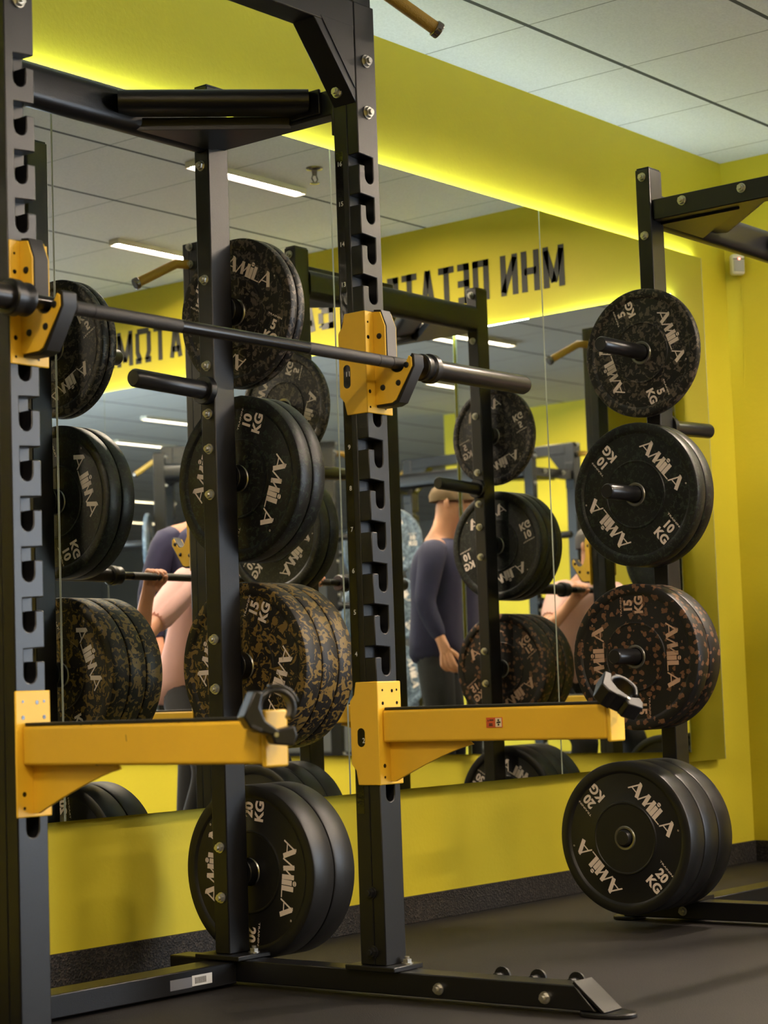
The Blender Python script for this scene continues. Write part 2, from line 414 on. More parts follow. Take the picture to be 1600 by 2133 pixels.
for i, (a, b, y, lab) in enumerate(lamps):
    if i == 0:
        t = empty('tube_lamp', ((a + b) / 2, y, ZC))
        hm = MB().box(-0.33, 0.33, -0.031, 0.031, -0.016, 0.0)
        for a2, b2, c2, d2 in ((-.33, .33, -.031, -.028), (-.33, .33, .028, .031), (-.33, -.326, -.028, .028), (.326, .33, -.028, .028)): hm.box(a2, b2, c2, d2, -.026, -.016)
        hm.build('lamp_housing', M['white'], t, smooth=False)
        MB().box(-0.318, 0.318, -0.0275, 0.0275, -0.018, -0.0165).build('diffuser', M['tube'], t, smooth=False)
        first = t
    else:
        t = copy_tree(first); t.location = ((a + b) / 2, y, ZC)
    tag(t, lab, 'ceiling lamp', 'tube lamps on the ceiling')

# painted sentence on the right wall
def greek(mb, ch, x0, wd, h, st, P):
    L = lambda *pts: [mb.stroke((x0 + a[0] * wd, a[1] * h), (x0 + b[0] * wd, b[1] * h), st, P) for a, b in zip(pts, pts[1:])]
    e = st / 2 / wd; f = st / 2 / h
    if ch == 'M': L((e, 0), (e, 1)); L((1 - e, 0), (1 - e, 1)); L((e, 1 - f), (.5, .12)); L((.5, .12), (1 - e, 1 - f))
    if ch == 'H': L((e, 0), (e, 1)); L((1 - e, 0), (1 - e, 1)); L((e, .5), (1 - e, .5))
    if ch == 'N': L((e, 0), (e, 1)); L((1 - e, 0), (1 - e, 1)); L((e, 1 - f), (1 - e, f))
    if ch == 'P': L((e, 0), (e, 1)); L((1 - e, 0), (1 - e, 1)); L((0, 1 - f), (1, 1 - f))
    if ch == 'E': L((e, 0), (e, 1)); [L((0, t), (1, t)) for t in (f, .5, 1 - f)]
    if ch == 'T': L((.5, 0), (.5, 1)); L((0, 1 - f), (1, 1 - f))
    if ch == 'A': L((e, 0), (.5, 1)); L((1 - e, 0), (.5, 1)); L((.22, .24), (.78, .24)); L((.36, 1 - f), (.64, 1 - f))
    if ch == 'B': L((e, 0), (e, 1)); [L((0, t), (.8, t)) for t in (f, .5, 1 - f)]; L((1 - e, f * 2), (1 - e, .45)); L((.94 - e, .55), (.94 - e, 1 - f * 2)); L((.78, f), (1 - e, .14)); L((.78, 1 - f), (.94 - e, .86))
    if ch == 'R': L((e, 0), (e, 1)); [L((0, t), (.85, t)) for t in (.45, 1 - f)]; L((1 - e, .5), (1 - e, .94))
    if ch == 'S': L((0, f), (1, f)); L((0, 1 - f), (1, 1 - f)); L((e, 1 - f), (.6, .5)); L((e, f), (.6, .5))
    if ch == 'O': L((e, .08), (e, .92)); L((1 - e, .08), (1 - e, .92)); L((.1, f), (.9, f)); L((.1, 1 - f), (.9, 1 - f))
    if ch == 'W': L((e, .3), (e, .88)); L((1 - e, .3), (1 - e, .88)); L((.12, 1 - f), (.88, 1 - f)); L((e, .32), (.3, f)); L((1 - e, .32), (.7, f)); L((0, f), (.38, f)); L((.62, f), (1, f))
sent = empty('wall_lettering', (XR + 0.0165, -0.823, 2.456))
y = 0.0
for wd_, word in enumerate(['MHN', 'PETATE', 'TA', 'BARH', 'STO', 'PATWMA']):
    mb = MB()
    for ch in word:
        wc = {'M': .112, 'H': .097, 'N': .094, 'P': .09, 'E': .066, 'T': .09, 'A': .086, 'W': .108}.get(ch, .09)
        wc *= 1.0 if wd_ < 2 else 1.06
        greek(mb, ch, y, wc, 0.183, 0.031, lambda u, v: (0, -u, v)); y += wc + 0.019
    y += 0.044
    mb.build('painted_word', M['ink'], sent, smooth=False)
tag(sent, 'dark Greek sentence painted along the yellow band of the right wall', 'lettering')

# corner alarm sensor
t = empty('alarm_sensor', (XR - 0.012, -0.030, 2.402), R(-40))
MB().box(-0.028, 0.028, -0.022, 0.016, -0.045, 0.042).build('sensor_housing', M['white'], t, bevel=0.012, seg=3)
MB().box(-0.022, 0.022, -0.0245, -0.020, -0.032, 0.016).build('sensor_lens', M['grey'], t, bevel=0.002)
MB().box(-0.024, 0.024, -0.0236, -0.020, 0.0175, 0.0205).build('sensor_gap', M['ink'], t, smooth=False)
MB().lathe([(-0.026, 0), (-0.0245, .004), (-0.021, .005)], 'Y', (0.002, 0, 0.0195), 12).build('indicator', M['redled'], t)
tag(t, 'small white alarm sensor with a red dot high in the room corner', 'alarm sensor')
mb = MB().tube([(XR + 0.012, -0.03, 2.35), (XR + 0.014, -0.033, 2.2), (XR + 0.013, -0.028, 2.0), (XR + 0.014, -0.02, 1.9)], 0.0014, 6)
tag(mb.build('sensor_cable', M['wallY']), 'thin yellow painted cable running down the wall below the alarm sensor', 'cable')

# sprinkler
t = empty('ceiling_sprinkler', (2.29, -1.244, ZC))
MB().lathe([(0, 0), (0, .035), (-.006, .034), (-.01, .012), (-.03, .010), (-.032, 0)], 'Z', (0, 0, 0), 20).build('escutcheon', M['capm'], t)
MB().tube([(0.010, 0, -.03), (.018, 0, -.045), (.004, 0, -.062)], .003, 6).tube([(-0.010, 0, -.03), (-.018, 0, -.045), (-.004, 0, -.062)], .003, 6).build('yoke', M['capm'], t)
MB().lathe([(-.062, 0), (-.062, .02), (-.064, .02), (-.066, 0)], 'Z', (0, 0, 0), 16).build('deflector', M['capm'], t)
tag(t, 'chrome sprinkler head on the grey ceiling tiles, seen in the mirror', 'sprinkler')

# ------------------------------------------------------------------ racks
def bolt(parent, p, d, m, r=0.013, name='bolt'):
    """hexagon head with washer and a short thread end; p on the surface, d outward"""
    d = Vector(d); p = Vector(p); mb = MB()
    mb.cyl(p - d * .001, p + d * .003, r * 1.25, 16); mb.cyl(p + d * .003, p + d * .011, r, 6); mb.cyl(p + d * .011, p + d * .017, r * .55, 10)
    return mb.build(name, m, parent)

def slotted_upright(parent, x, y, inner, zt, h=0.0385, k0=1, k1=16, numbers=True):
    """square tube; J shaped slots in the front face open to the inner side (inner = +1 / -1)"""
    prof = [(h, 0.078), (h, zt), (-h, zt)]          # local: u>0 is away from the inner side
    for k in range(k1, k0 - 1, -1):
        zb = Z0 + 0.1 * k - 0.053; top = zb + 0.066
        prof += [(-h, top + 0.004), (0.016, top + 0.0005), (0.016, zb + 0.016)]
        prof += [(0.016 * math.cos(a), zb + 0.016 - 0.016 * math.sin(a)) for a in [math.pi * i / 8 for i in range(1, 8)]]
        prof += [(-0.016, zb + 0.016), (-0.016, top - 0.023), (-h, top - 0.023)]
    prof += [(-h, 0.078)]
    sg = -inner
    poly = [(sg * u, z) for u, z in prof]
    mb = MB()
    n = len(poly)
    mb.prism(poly, 'Y', -h, -h + 0.034)
    mb.box(-h, h, -h + 0.034, h, 0.078, zt)
    o = mb.build('front_upright', M['black'], parent, bevel=0.0025, seg=2)
    o.location = (x, y, 0)
    if numbers:
        xs = inner * (h + 0.0006)
        a, b = sorted((inner * h, inner * (h + 0.0006)))
        MB().box(a, b, 0.012, 0.034, Z0 + 0.02, Z0 + 1.63).build('number_strip', M['slot'], o, smooth=False)
        nb = MB()
        for k in range(k0, k1 + 1):
            vs, fs = text2d(str(k), 0.0115, 0.01)
            nb.add([(xs + inner * .0006, inner * u + 0.021, v + Z0 + .1 * k + 0.0) for u, v in vs], fs)
        nb.build('numerals', M['num'], o, smooth=False)
    for zz in (2.266, 2.137): bolt(o, (0, -h, zz), (0, -1, 0), M['bolt'])
    for zz in (0.247, 0.109): bolt(o, (inner * h, 0, zz), (inner, 0, 0), M['boltd'], 0.012)
    return o

def oval(w_, h_, n=6):
    """rounded rectangle outline"""
    r = min(w_, h_) * 0.45; out = []
    for cx, cy, a0 in ((w_/2 - r, h_/2 - r, 0), (-w_/2 + r, h_/2 - r, 90), (-w_/2 + r, -h_/2 + r, 180), (w_/2 - r, -h_/2 + r, 270)):
        out += [(cx + r * math.cos(R(a0 + 90 * i / n)), cy + r * math.sin(R(a0 + 90 * i / n))) for i in range(n + 1)]
    return out

def make_rack(x, y, wd, label, hz, handles=True):
    """root at the middle of the two rear uprights; the front is towards -Y"""
    root = tag(empty('half_rack', (x, y, 0)), label, 'power rack')
    f = -DR; hw = wd / 2
    for s in (-1, 1):
        px = s * hw; inner = -s
        fu = slotted_upright(root, px, f, inner, 2.41)
        # rear upright
        ru = MB().box(-.0375, .0375, -.025, .025, .078, 2.311).build('rear_upright', M['black'], root, bevel=.003, loc=(px, 0, 0))
        MB().box(-.0345, .0345, -.022, .022, 2.311, 2.316).build('tube_cap', M['plastic'], ru, bevel=.002)
        for zz in (1.798, 1.573, 1.448, 1.357, 1.239, .868, .742, .343, .218): bolt(ru, (-.0375, -.002, zz), (-1, 0, 0), M['bolt'], .011)
        for zz in (2.285, 2.10): bolt(ru, (-.0375, 0, zz), (-1, 0, 0), M['bolt'], .011)
        # side beam between them with its bolts
        sb = MB().box(-.025, .025, f + .0385, -.025, 2.147, 2.212).build('side_beam', M['black'], root, bevel=.003, loc=(px, 0, 0))
        MB().box(-.0375, .0375, f + .0385, f + .046, 2.09, 2.27).build('end_plate', M['black'], sb, bevel=.002)
        for yy in (-.13, -.335): bolt(sb, (-.025, yy, 2.19), (-1, 0, 0), M['bolt'], .012)
        bolt(sb, (inner * .025, -.36, 2.19), (inner, 0, 0), M['bolt'], .012)
        # diagonal brace from the rear beam to the side beam, flat rounded bar
        a = Vector((px - s * .36, -.03, 2.192)); b = Vector((px - s * .028, -.362, 2.192))
        d = (b - a); L = d.length; ang = math.atan2(d.y, d.x)
        br = MB().prism(oval(.105, .05), 'X', 0, L).xf(Matrix.Translation(a) @ Matrix.Rotation(ang, 4, 'Z')).build('diagonal_brace', M['black'], root)
        MB().prism([(px - s * .29, -.02), (px - s * .022, -.02), (px - s * .022, -.30)], 'Z', 2.140, 2.172).build('gusset_plate', M['black'], root, bevel=.001)
        a, b2 = sorted((px - s * .026, px - s * .034))
        MB().box(a, b2, -.405, -.31, 2.155, 2.218).build('brace_flange', M['black'], root, bevel=.002)
        # front gusset box under the crossbar
        g = [(px - s * .0385, 2.155), (px - s * .0385, 2.37), (px - s * .215, 2.37)]
        MB().prism(g, 'Y', f - .036, f + .034).build('corner_gusset', M['black'], root, bevel=.002)
        MB().prism([(px - s * .042, 2.19), (px - s * .042, 2.345), (px - s * .165, 2.345)], 'Y', f - .0385, f - .036).build('gusset_cover', M['black'], root, bevel=.001)
        bolt(root, (px - s * .060, f + .004, 2.185), (-s, 0, 0), M['bolt'], .012)
        if s == -1:
            for zz in (2.395, 2.33): bolt(fu, (-.0385, 0, zz), (-1, 0, 0), M['bolt'], .012)
        # pull-up handle: bends outward, forward and down
        if handles:
            h0 = Vector((px + s * .0385, f - .01, hz)); h1 = h0 + Vector((s * .045, -.02, 0)); h2 = h0 + Vector((s * .19, -.085, -.085))
            hm = MB().tube([h0, h0.lerp(h1, .7), h1, h1.lerp(h2, .15), h2], .0175, 16).build('pull_up_handle', M['grip'], root)
            dd = (h2 - h1).normalized()
            MB().cyl(h2 - dd * .012, h2 + dd * .006, .022, 20).build('end_cap', M['capm'], hm, bevel=.003)
            if hz > 2.41:
                MB().box(px - .03, px + .0385 if s > 0 else px + .03, f - .03, f + .03, 2.41, hz + .02).build('handle_bracket', M['black'], root, bevel=.003)
        # floor rail
        bt = MB().prism([(.19, .012), (.19, .066), (-.9 - .155, .066), (-.9 - .207, .012)], 'X', -.035, .035).build('base_rail', M['black'], root, bevel=.003, loc=(px, 0, 0))
        y0 = -.9 - .155
        MB().add([(-.036, y0 + .002, .076), (.036, y0 + .002, .076), (.036, y0 - .075, .013), (-.036, y0 - .075, .013),
                  (-.036, y0 + .006, .070), (.036, y0 + .006, .070), (.036, y0 - .067, .011), (-.036, y0 - .067, .011)],
                 [(0, 1, 2, 3), (7, 6, 5, 4), (0, 4, 5, 1), (1, 5, 6, 2), (2, 6, 7, 3), (3, 7, 4, 0)]).build('slanted_end_plate', M['black'], bt, bevel=.001)
        pad = []
        for a in range(0, 360, 15):
            pad.append((.048 * math.cos(R(a)) * (1.0), y0 - .045 + (.085 if math.sin(R(a)) < 0 else .05) * math.sin(R(a)) - .0))
        MB().prism(pad, 'Z', 0.0, .011).build('foot_pad', M['plastic'], bt, bevel=.003)
        pad = [(.05 * math.cos(R(a)), .19 + .05 * math.sin(R(a))) for a in range(0, 360, 15)]
        MB().prism(pad, 'Z', 0.0, .012).build('foot_pad', M['plastic'], bt, bevel=.003)
        for yy in (-.02, -.68, -.975): bolt(bt, (-.035, yy, .035), (-1, 0, 0), M['bolt'], .011)
        for yy in (-.79, -.89, -.995):
            rp = MB().lathe([(.035, .010), (.062, .010), (.062, .022), (.068, .022), (.068, 0)], 'X', (0, yy, .058), 18).build('band_peg', M['plastic'], bt)
        # base plates of the uprights
        for yy, hx, hy in ((0, .06, .075), (f, .055, .075)):
            bp_ = MB().box(px - hx, px + hx, yy - hy, yy + hy, .066, .078).build('base_plate', M['black'], root, bevel=.002)
            for yo in (-.055, .055): bolt(bp_, (px + .02, yy + yo, .078), (0, 0, 1), M['bolt'], .011)
        # plate pegs, four outside and one inside
        for zz in (1.728, 1.288, .80, .274):
            tip = Vector((px + s * (.0375 + .285), 0, zz))
            pg = MB().tube([(px + s * .0375, 0, zz), tip - Vector((s * .006, 0, 0)), tip], [.0235, .0235, .0195], 22).build('plate_peg', M['blackd'], root)
            MB().cyl((px + s * .0375, 0, zz), (px + s * .064, 0, zz), .036, 22).build('peg_collar', M['plastic'], pg, bevel=.002)
        tip = Vector((px - s * (.0375 + .265), 0, 1.516))
        pg = MB().tube([(px - s * .0375, 0, 1.508), tip + Vector((s * .006, 0, 0)), tip], [.0235, .0235, .0195], 22).build('storage_peg', M['blackd'], root)
        MB().cyl((px - s * .0375, 0, 1.508), (px - s * .058, 0, 1.509), .037, 22).build('peg_collar', M['plastic'], pg, bevel=.002)
    # beams between the two sides
    MB().prism(oval(.062, .105), 'X', -hw + .0375, hw - .0375).xf(Matrix.Translation((0, 0, 2.188))).build('rear_beam', M['black'], root)
    MB().box(-hw + .0385, hw - .0385, f - .0375, f + .0375, 2.335, 2.41).build('front_crossbar', M['black'], root, bevel=.003)
    fb = MB().box(-hw + .035, hw - .035, -.045, .045, .008, .062).build('floor_beam', M['black'], root, bevel=.003)
    MB().box(hw - .27, hw - .195, -.0458, -.045, .020, .045).build('grey_label', M['labelg'], fb, smooth=False)
    lb = MB().box(hw - .195, hw - .125, -.0460, -.045, .022, .047).build('paper_label', M['label'], fb, smooth=False)
    bars = MB()
    for i in range(9): bars.box(hw - .185 + i * .0045, hw - .183 + i * .0045, -.0466, -.0459, .027, .042)
    bars.build('label_print', M['ink'], lb, smooth=False)
    return root

rack1 = make_rack(-W1 / 2, YR, W1, 'black half rack nearest the camera, holding the empty barbell', 2.472)
rack2 = make_rack(X2 + W2 / 2, Y2, W2, 'black half rack further along the wall, plates on its left pegs', 2.33)

# ------------------------------------------------------------------ barbell hooks, safety arms
def hook_profile(g=0.0):
    """(outward, z) outline of the J hook, grown by g at the open edges; z relative to the bar axis"""
    cx, r = .071, .0165 - g * .6
    up = [(0, .137 + g), (.022, .134 + g), (.036 + g * .4, .098), (.036 + g * .4, .02)]
    cr = [(cx + (r + .008) * math.cos(a), .004 + (r + .008) * math.sin(a)) for a in [math.pi + math.pi * .72 * i / 10 for i in range(1, 11)]]
    tip = [(.106 + g, .016 + g), (.113 + g, .011 + g), (.114 + g, -.010), (.062 + g, -.086 - g), (.050, -.092 - g), (0, -.092 - g)]
    return up + cr + tip
def make_jcup(x, y, z, inner, label):
    root = tag(empty('j_cup', (x, y, z)), label, 'barbell hook', 'yellow barbell hooks on the uprights')
    h = .0385; t = .005; i = inner
    # sleeve: front plate plus plate on the inner side
    a, b = (-h, h + .022) if i > 0 else (-h - t, h + .016)
    fp = [(a, .137), (b, .137), (b, -.112), (a, -.112)]
    MB().box(min(a, b), max(a, b), -h - t, -h - .0012, -.112, .137).build('front_plate', M['yellow'], root, bevel=.004)
    a, b = sorted((i * (h + .0012), i * (h + t)))
    side = [(-h - t, .137), (h * .55, .137), (h * .75, .105), (h * 1.1, .09), (h * 1.1, -.065), (h * .75, -.08), (h * .55, -.112), (-h - t, -.112)]
    sp = MB().prism(side, 'X', a, b).build('side_plate', M['yellow'], root, bevel=.002)
    ov = [(h * .45 + .011 * math.cos(R(q)), -.018 + (.018 if math.sin(R(q)) > 0 else -.018) + .011 * math.sin(R(q))) for q in range(0, 360, 20)]
    xs = i * (h + t)
    a, b = sorted((xs, xs + i * .0006))
    pk = MB().prism(ov, 'X', a, b).build('peephole', M['slot'], sp, smooth=False)
    vs, fs = text2d('11' if z > 1.4 else '9', .012, .01)
    MB().add([(xs + i * .0009, i * u + h * .35, v - .012) for u, v in vs], fs).build('numeral', M['num'], pk, smooth=False)
    # hook: black core between two yellow cheeks
    y0 = -h - t
    P = lambda pr: [(y0 - o, zz) for o, zz in pr]
    MB().prism(P(hook_profile(.006)), 'X', -.008, .029).build('hook_liner', M['liner'], root, bevel=.0015)
    for s in (-1, 1):
        a, b = sorted((.0105 + s * .0185, .0105 + s * .0225))
        ck = MB().prism(P(hook_profile(0)), 'X', a, b).build('hook_cheek', M['yellow'], root, bevel=.001)
        for o, zz in ((.018, .075), (.024, -.052), (.072, -.046), (.098, -.006)):
            MB().lathe([(s * .0220, .0075), (s * .0245, .0065), (s * .0260, .003), (s * .0260, 0)], 'X', (.0105 + s * .0005, y0 - o, zz), 14).build('screw', M['boltd'], ck)
    hd = MB()
    for zz, r in ((.110, .0028), (.073, .0048), (-.060, .0048), (-.098, .0028)):
        hd.cyl((-i * (h + .004) + i * .016, y0 - .0006, zz), (-i * (h + .004) + i * .016, y0 + .002, zz), r, 12)
        hd.cyl((i * (h - .006), y0 - .0006, zz), (i * (h - .006), y0 + .002, zz), r, 12)
    hd.build('bolt_holes', M['slot'], root)
    return root
ZB = 1.502
make_jcup(0, YF, ZB, -1, 'yellow and black barbell hook on the right upright, beside the barbell collar')
make_jcup(-W1, YF, ZB, 1, 'yellow and black barbell hook on the left upright at the photo edge')
make_jcup(X2, Y2 - DR, ZB - .2, 1, 'yellow barbell hook on the far rack left upright, reflected empty')
make_jcup(X2 + W2, Y2 - DR, ZB - .2, -1, 'yellow barbell hook on the far rack right upright, reflected behind the near upright')

def make_arm(x, y, inner, label, sticker=False):
    root = tag(empty('safety_arm', (x, y, 0)), label, 'safety arm', 'yellow safety arms of the racks')
    h = .0385; t = .006; i = inner
    z0, z1 = .500, .745
    MB().box(-h - t, h + t, -h - t, -h - .0012, z0, z1).build('front_plate', M['yellow'], root, bevel=.004)
    a, b = sorted((i * (h + .0012), i * (h + t)))
    side = [(-h - t, z1), (h * .6, z1), (h * .75, z1 - .03), (h * 1.1, z1 - .045), (h * 1.1, z0 + .05), (h * .75, z0 + .035), (h * .6, z0), (-h - t, z0)]
    sp = MB().prism(side, 'X', a, b).build('side_plate', M['yellow'], root, bevel=.002)
    xs = i * (h + t); a, b = sorted((xs, xs + i * .0006))
    ov = [(h * .25 + .0115 * math.cos(R(q)), .613 + (.011 if math.sin(R(q)) > 0 else -.011) + .0115 * math.sin(R(q))) for q in range(0, 360, 20)]
    pk = MB().prism(ov, 'X', a, b).build('peephole', M['slot'], sp, smooth=False)
    vs, fs = text2d('2', .012, .01)
    MB().add([(xs + i * .0009, i * u + h * .05, v + .606) for u, v in vs], fs).build('numeral', M['num'], pk, smooth=False)
    y0 = -h - t; y1 = -.672
    arm = MB().box(-.030, .030, y1, y0, .600, .676).build('arm_tube', M['yellow'], root, bevel=.006, seg=3)
    MB().box(-.031, .031, y1 - .010, y1, .594, .694).build('end_plate', M['yellow'], root, bevel=.004)
    MB().box(-.026, .026, y1, y0 - .004, .676, .683).build('top_liner', M['liner'], root, bevel=.002)
    curve = [(y0, .600), (y0 - .235, .600), (y0 - .245, .592)]
    for k in range(1, 9):
        u = k / 8; curve.append((y0 - .245 + .232 * u, .592 - .085 * (u ** 1.25)))
    curve += [(y0, .507)]
    MB().prism(curve, 'X', -.0035, .0035).build('gusset', M['yellow'], root, bevel=.001)
    hd = MB()
    for xx, zz, r in ((-.026, .724, .003), (.010, .722, .0042), (.028, .724, .003), (-.026, .693, .0042), (.028, .693, .0042), (-.026, .545, .005), (-.026, .518, .0032)):
        hd.cyl((xx, y0 - .0006, zz), (xx, y0 + .002, zz), r, 12)
    hd.build('bolt_holes', M['slot'], root)
    if not sticker and x < 0:
        sc = MB()
        for yy, zz, ln, tl in ((-.335, .650, .012, .15), (-.24, .6765, .006, 1.3), (-.21, .6765, .010, 1.4), (-.27, .6765, .008, 1.5), (-.47, .6765, .006, 1.4), (-.255, .6005, .008, 1.4), (-.51, .6765, .010, 1.5)):
            dy, dz = math.sin(tl) * ln / 2, math.cos(tl) * ln / 2
            sc.add([(-.0303, yy - dy - .0007, zz - dz), (-.0303, yy - dy + .0007, zz - dz - .0006), (-.0303, yy + dy + .0007, zz + dz), (-.0303, yy + dy - .0007, zz + dz + .0006)], [(0, 1, 2, 3)])
        o2 = sc.build('paint_chips', M['liner'], arm, smooth=False); o2['kind'] = 'stuff'
    if sticker:
        st = MB().box(-.0312, -.030, -.395, -.350, .630, .653).build('warning_sticker', M['red'], arm, smooth=False)
        st2 = MB().box(-.0316, -.0312, -.393, -.376, .6315, .6515).build('sticker_panel', M['cream'], st, smooth=False)
        pm = MB()
        X = -.0319
        for cz in (.6365, .6465): pm.lathe([(X, 0), (X, .0026)], 'X', (0, -.3845, cz), 14)
        pm.add([(X, -.379, .6395), (X, -.3795, .6425), (X, -.384, .6437), (X, -.390, .6440), (X, -.391, .6405), (X, -.384, .6395)], [(0, 1, 2, 3, 4, 5)])
        pm.add([(X, -.354, .6445), (X, -.3575, .6445), (X, -.3558, .6495)], [(0, 1, 2)])
        for z_, ya, yb in ((.647, -.3595, -.371), (.6385, -.358, -.368), (.635, -.3575, -.3685)):
            pm.add([(X, ya, z_ - .0012), (X, yb, z_ - .0012), (X, yb, z_ + .0012), (X, ya, z_ + .0012)], [(0, 1, 2, 3)])
        pm.build('pictogram', M['ink'], st2, smooth=False)
    return root
make_arm(0, YF, -1, 'yellow safety arm with a small warning sticker, right side of near rack', True)
make_arm(-W1, YF, 1, 'scuffed yellow safety arm on the left upright of the near rack')
make_arm(X2, Y2 - DR, 1, 'yellow safety arm on the far rack left upright, reflected in the mirror')
make_arm(X2 + W2, Y2 - DR, -1, 'yellow safety arm on the far rack right upright, reflected in the mirror')

# ------------------------------------------------------------------ barbells
def make_barbell(x, y, z, label):
    root = tag(empty('barbell', (x, y, z)), label, 'barbell')
    MB().cyl((-.205, 0, 0), (.205, 0, 0), .0142, 24).build('shaft_centre', M['shaft'], root)
    for s in (-1, 1):
        k = MB()
        for a, b in ((.205, .455), (.459, .505), (.509, .56)): k.cyl((s * a, 0, 0), (s * b, 0, 0), .0146, 24)
        k.cyl((s * .454, 0, 0), (s * .51, 0, 0), .0138, 24); k.build('knurled_grip', M['knurl'], root)
        MB().cyl((s * .56, 0, 0), (s * .63, 0, 0), .0144, 24).build('shaft_end', M['shaft'], root)
        MB().lathe([(s * .622, 0), (s * .622, .030), (s * .626, .0335), (s * .634, .0335), (s * .640, .031), (s * .652, .031), (s * .655, .0365), (s * .672, .0365), (s * .675, .034), (s * .676, .024)], 'X', (0, 0, 0), 36).build('collar', M['plastic'], root)
        sl = MB().lathe([(s * .66, .0248), (s * 1.062, .0248), (s * 1.070, .022), (s * 1.071, .018), (s * 1.069, .017), (s * 1.069, 0)], 'X', (0, 0, 0), 36).build('sleeve', M['sleeve'], root)
    return root
make_barbell(-.543, -.952, 1.504, 'empty black barbell resting on the yellow hooks of the near rack')
make_barbell(2.00, -1.47, 1.182, 'black barbell held by the person in pink, seen in the mirror')

# ------------------------------------------------------------------ weight plates
def logo(mb, u0, v0, h, P, flip=False):
    """slanted five letter wordmark AMILA with a ball over the I; centred at (u0, v0), height h"""
    def T(u, v):
        u = (u - 2.05) * h * 1.14; v = (v - .5) * h
        if flip: u, v = -u, -v
        return P(u0 + u, v0 + v)
    th, tk = .09, .27
    def A(x):
        mb.stroke((x + .03, 0), (x + .52, .97), th, T); mb.stroke((x + .50, .93), (x + .86, 0.0), tk, T)
        mb.stroke((x + .38, .97), (x + .56, .97), .08, T); mb.stroke((x + .18, .27), (x + .72, .27), th * .9, T)
    A(0)
    x = .98
    mb.stroke((x + .0, 0), (x + .40, .95), th, T); mb.stroke((x + .40, .94), (x + .52, .06), tk * .95, T)
    mb.stroke((x + .46, .05), (x + .98, .95), th, T); mb.stroke((x + .92, .95), (x + .96, 0), tk * .95, T)
    x = 2.21
    mb.stroke((x, 0), (x, .80), tk, T)
    n = 16; c = (x, 1.02)
    for sgn in (1, -1):
        pts = [(c[0] + .135 * math.cos(a), c[1] + sgn * .018 + sgn * .125 * abs(math.sin(a))) for a in [math.pi * i / n for i in range(n + 1)]]
        mb.add([T(*p) for p in pts], [tuple(range(n + 1))])
    x = 2.52
    mb.stroke((x, 0), (x, .95), tk, T); mb.stroke((x, .04), (x + .50, .04), .08, T)
    A(3.08)
    q = [(4.16 + .06 * math.cos(a), .92 + .06 * math.sin(a)) for a in [math.pi * 2 * i / 10 for i in range(10)]]
    q2 = [(4.16 + .035 * math.cos(a), .92 + .035 * math.sin(a)) for a in [math.pi * 2 * i / 10 for i in range(10)]]
    mb.add([T(*p) for p in q + q2], [(i, (i + 1) % 10, (i + 1) % 10 + 10, i + 10) for i in range(10)])

def make_plate(kg, m, rad, th, letter):
    """front face (towards -X) at x = 0, body to x = th"""
    root = empty('weight_plate', (0, 0, 0))
    r = rad; d = .0045 if kg != 20 else .005
    prof = [(0.010, .033), (0.003, .036), (.0022, .036), (.0022, .445 * r), (.0008, .455 * r), (.0008, .47 * r), (.0022 + d * .4, .478 * r), (d, .486 * r), (d, .845 * r), (.001, .872 * r), (0.0, .885 * r), (0, r - .007), (.002, r - .002), (.006, r),
            (th - .006, r), (th - .002, r - .002), (th, r - .007), (th, .885 * r), (th - .001, .872 * r), (th - d, .845 * r), (th - d, .535 * r), (th - .001, .50 * r), (th - .001, .036), (th - .010, .033)]
    MB().lathe(prof, 'X', (0, 0, 0), 96, closed=True).build('rubber_disc', m, root, ang=30)
    MB().lathe([(th * .5, .0255), (.004, .0255), (.0005, .028), (.0, .0335), (.003, .0365), (.012, .0365), (th - .004, .0365), (th - .001, .0335), (th - .004, .0255)], 'X', (0, 0, 0), 40, closed=True).build('hub_ring', M['steel'], root)
    P = lambda u, v: (d - .0008, -u, v)
    hl = .115 * r * 2 * .98
    for fl in (False, True):
        s = -1 if fl else 1
        mb = MB()
        logo(mb, 0, s * .592 * r, hl * .84, P, fl)
        mb.build('wordmark', letter, root, smooth=False)
        mb = MB()
        for body, dx, dv, hh in ((str(kg), .71 * r, .082 * r, .138 * r), ('KG', .71 * r, -.088 * r, .138 * r), ('TRAINING', .71 * r, .195 * r, .026 * r)):
            vs, fs = text2d(body, hh, .042 if hh > .01 else 0.012)
            sp = 1.9 if body == 'TRAINING' else 1.0
            mb.add([P(s * (dx + u * sp), s * (dv + v)) for u, v in vs], fs)
        mb.build('weight_lettering', letter, root, smooth=False)
    return root
KINDS = {'5': (5, M['p5'], .198, .028, M['letter']), '10': (10, M['p10'], .218, .049, M['letter']),
         '15a': (15, M['p15a'], .218, .063, M['letter']), '15b': (15, M['p15b'], .218, .065, M['letter15']), '20': (20, M['rub'], .222, .080, M['letter'])}
LOOK = {'5': '5 kg grey-flecked', '10': '10 kg green-black', '15a': '15 kg ochre-flecked', '15b': '15 kg brown-flecked', '20': '20 kg plain black'}
ZP = {'5': 1.728, '10': 1.288, '15a': .80, '15b': .80, '20': .274}
protos = {}
def plate(kind, x, y, z, theta, label, group, flip=False):
    kg, m, rad, th, lt = KINDS[kind]
    if kind not in protos: protos[kind] = make_plate(kg, m, rad, th, lt); o = protos[kind]
    else: o = copy_tree(protos[kind])
    o.location = (x, y, z); o.rotation_euler = (R(theta), 0, 0)
    return tag(o, label, 'weight plate', group)
ORD = ['nearest', 'second', 'third']
def stack_right(kind, n, xs, y, thetas, where, group):
    x = xs
    for i in range(n):
        lab = '%s weight plate, %s on %s' % (LOOK[kind], ['nearest upright', 'second from upright', 'third from upright'][i], where)
        plate(kind, x, y, ZP[kind] - .0014, thetas[i % len(thetas)], lab, group); x += KINDS[kind][3] + .0015
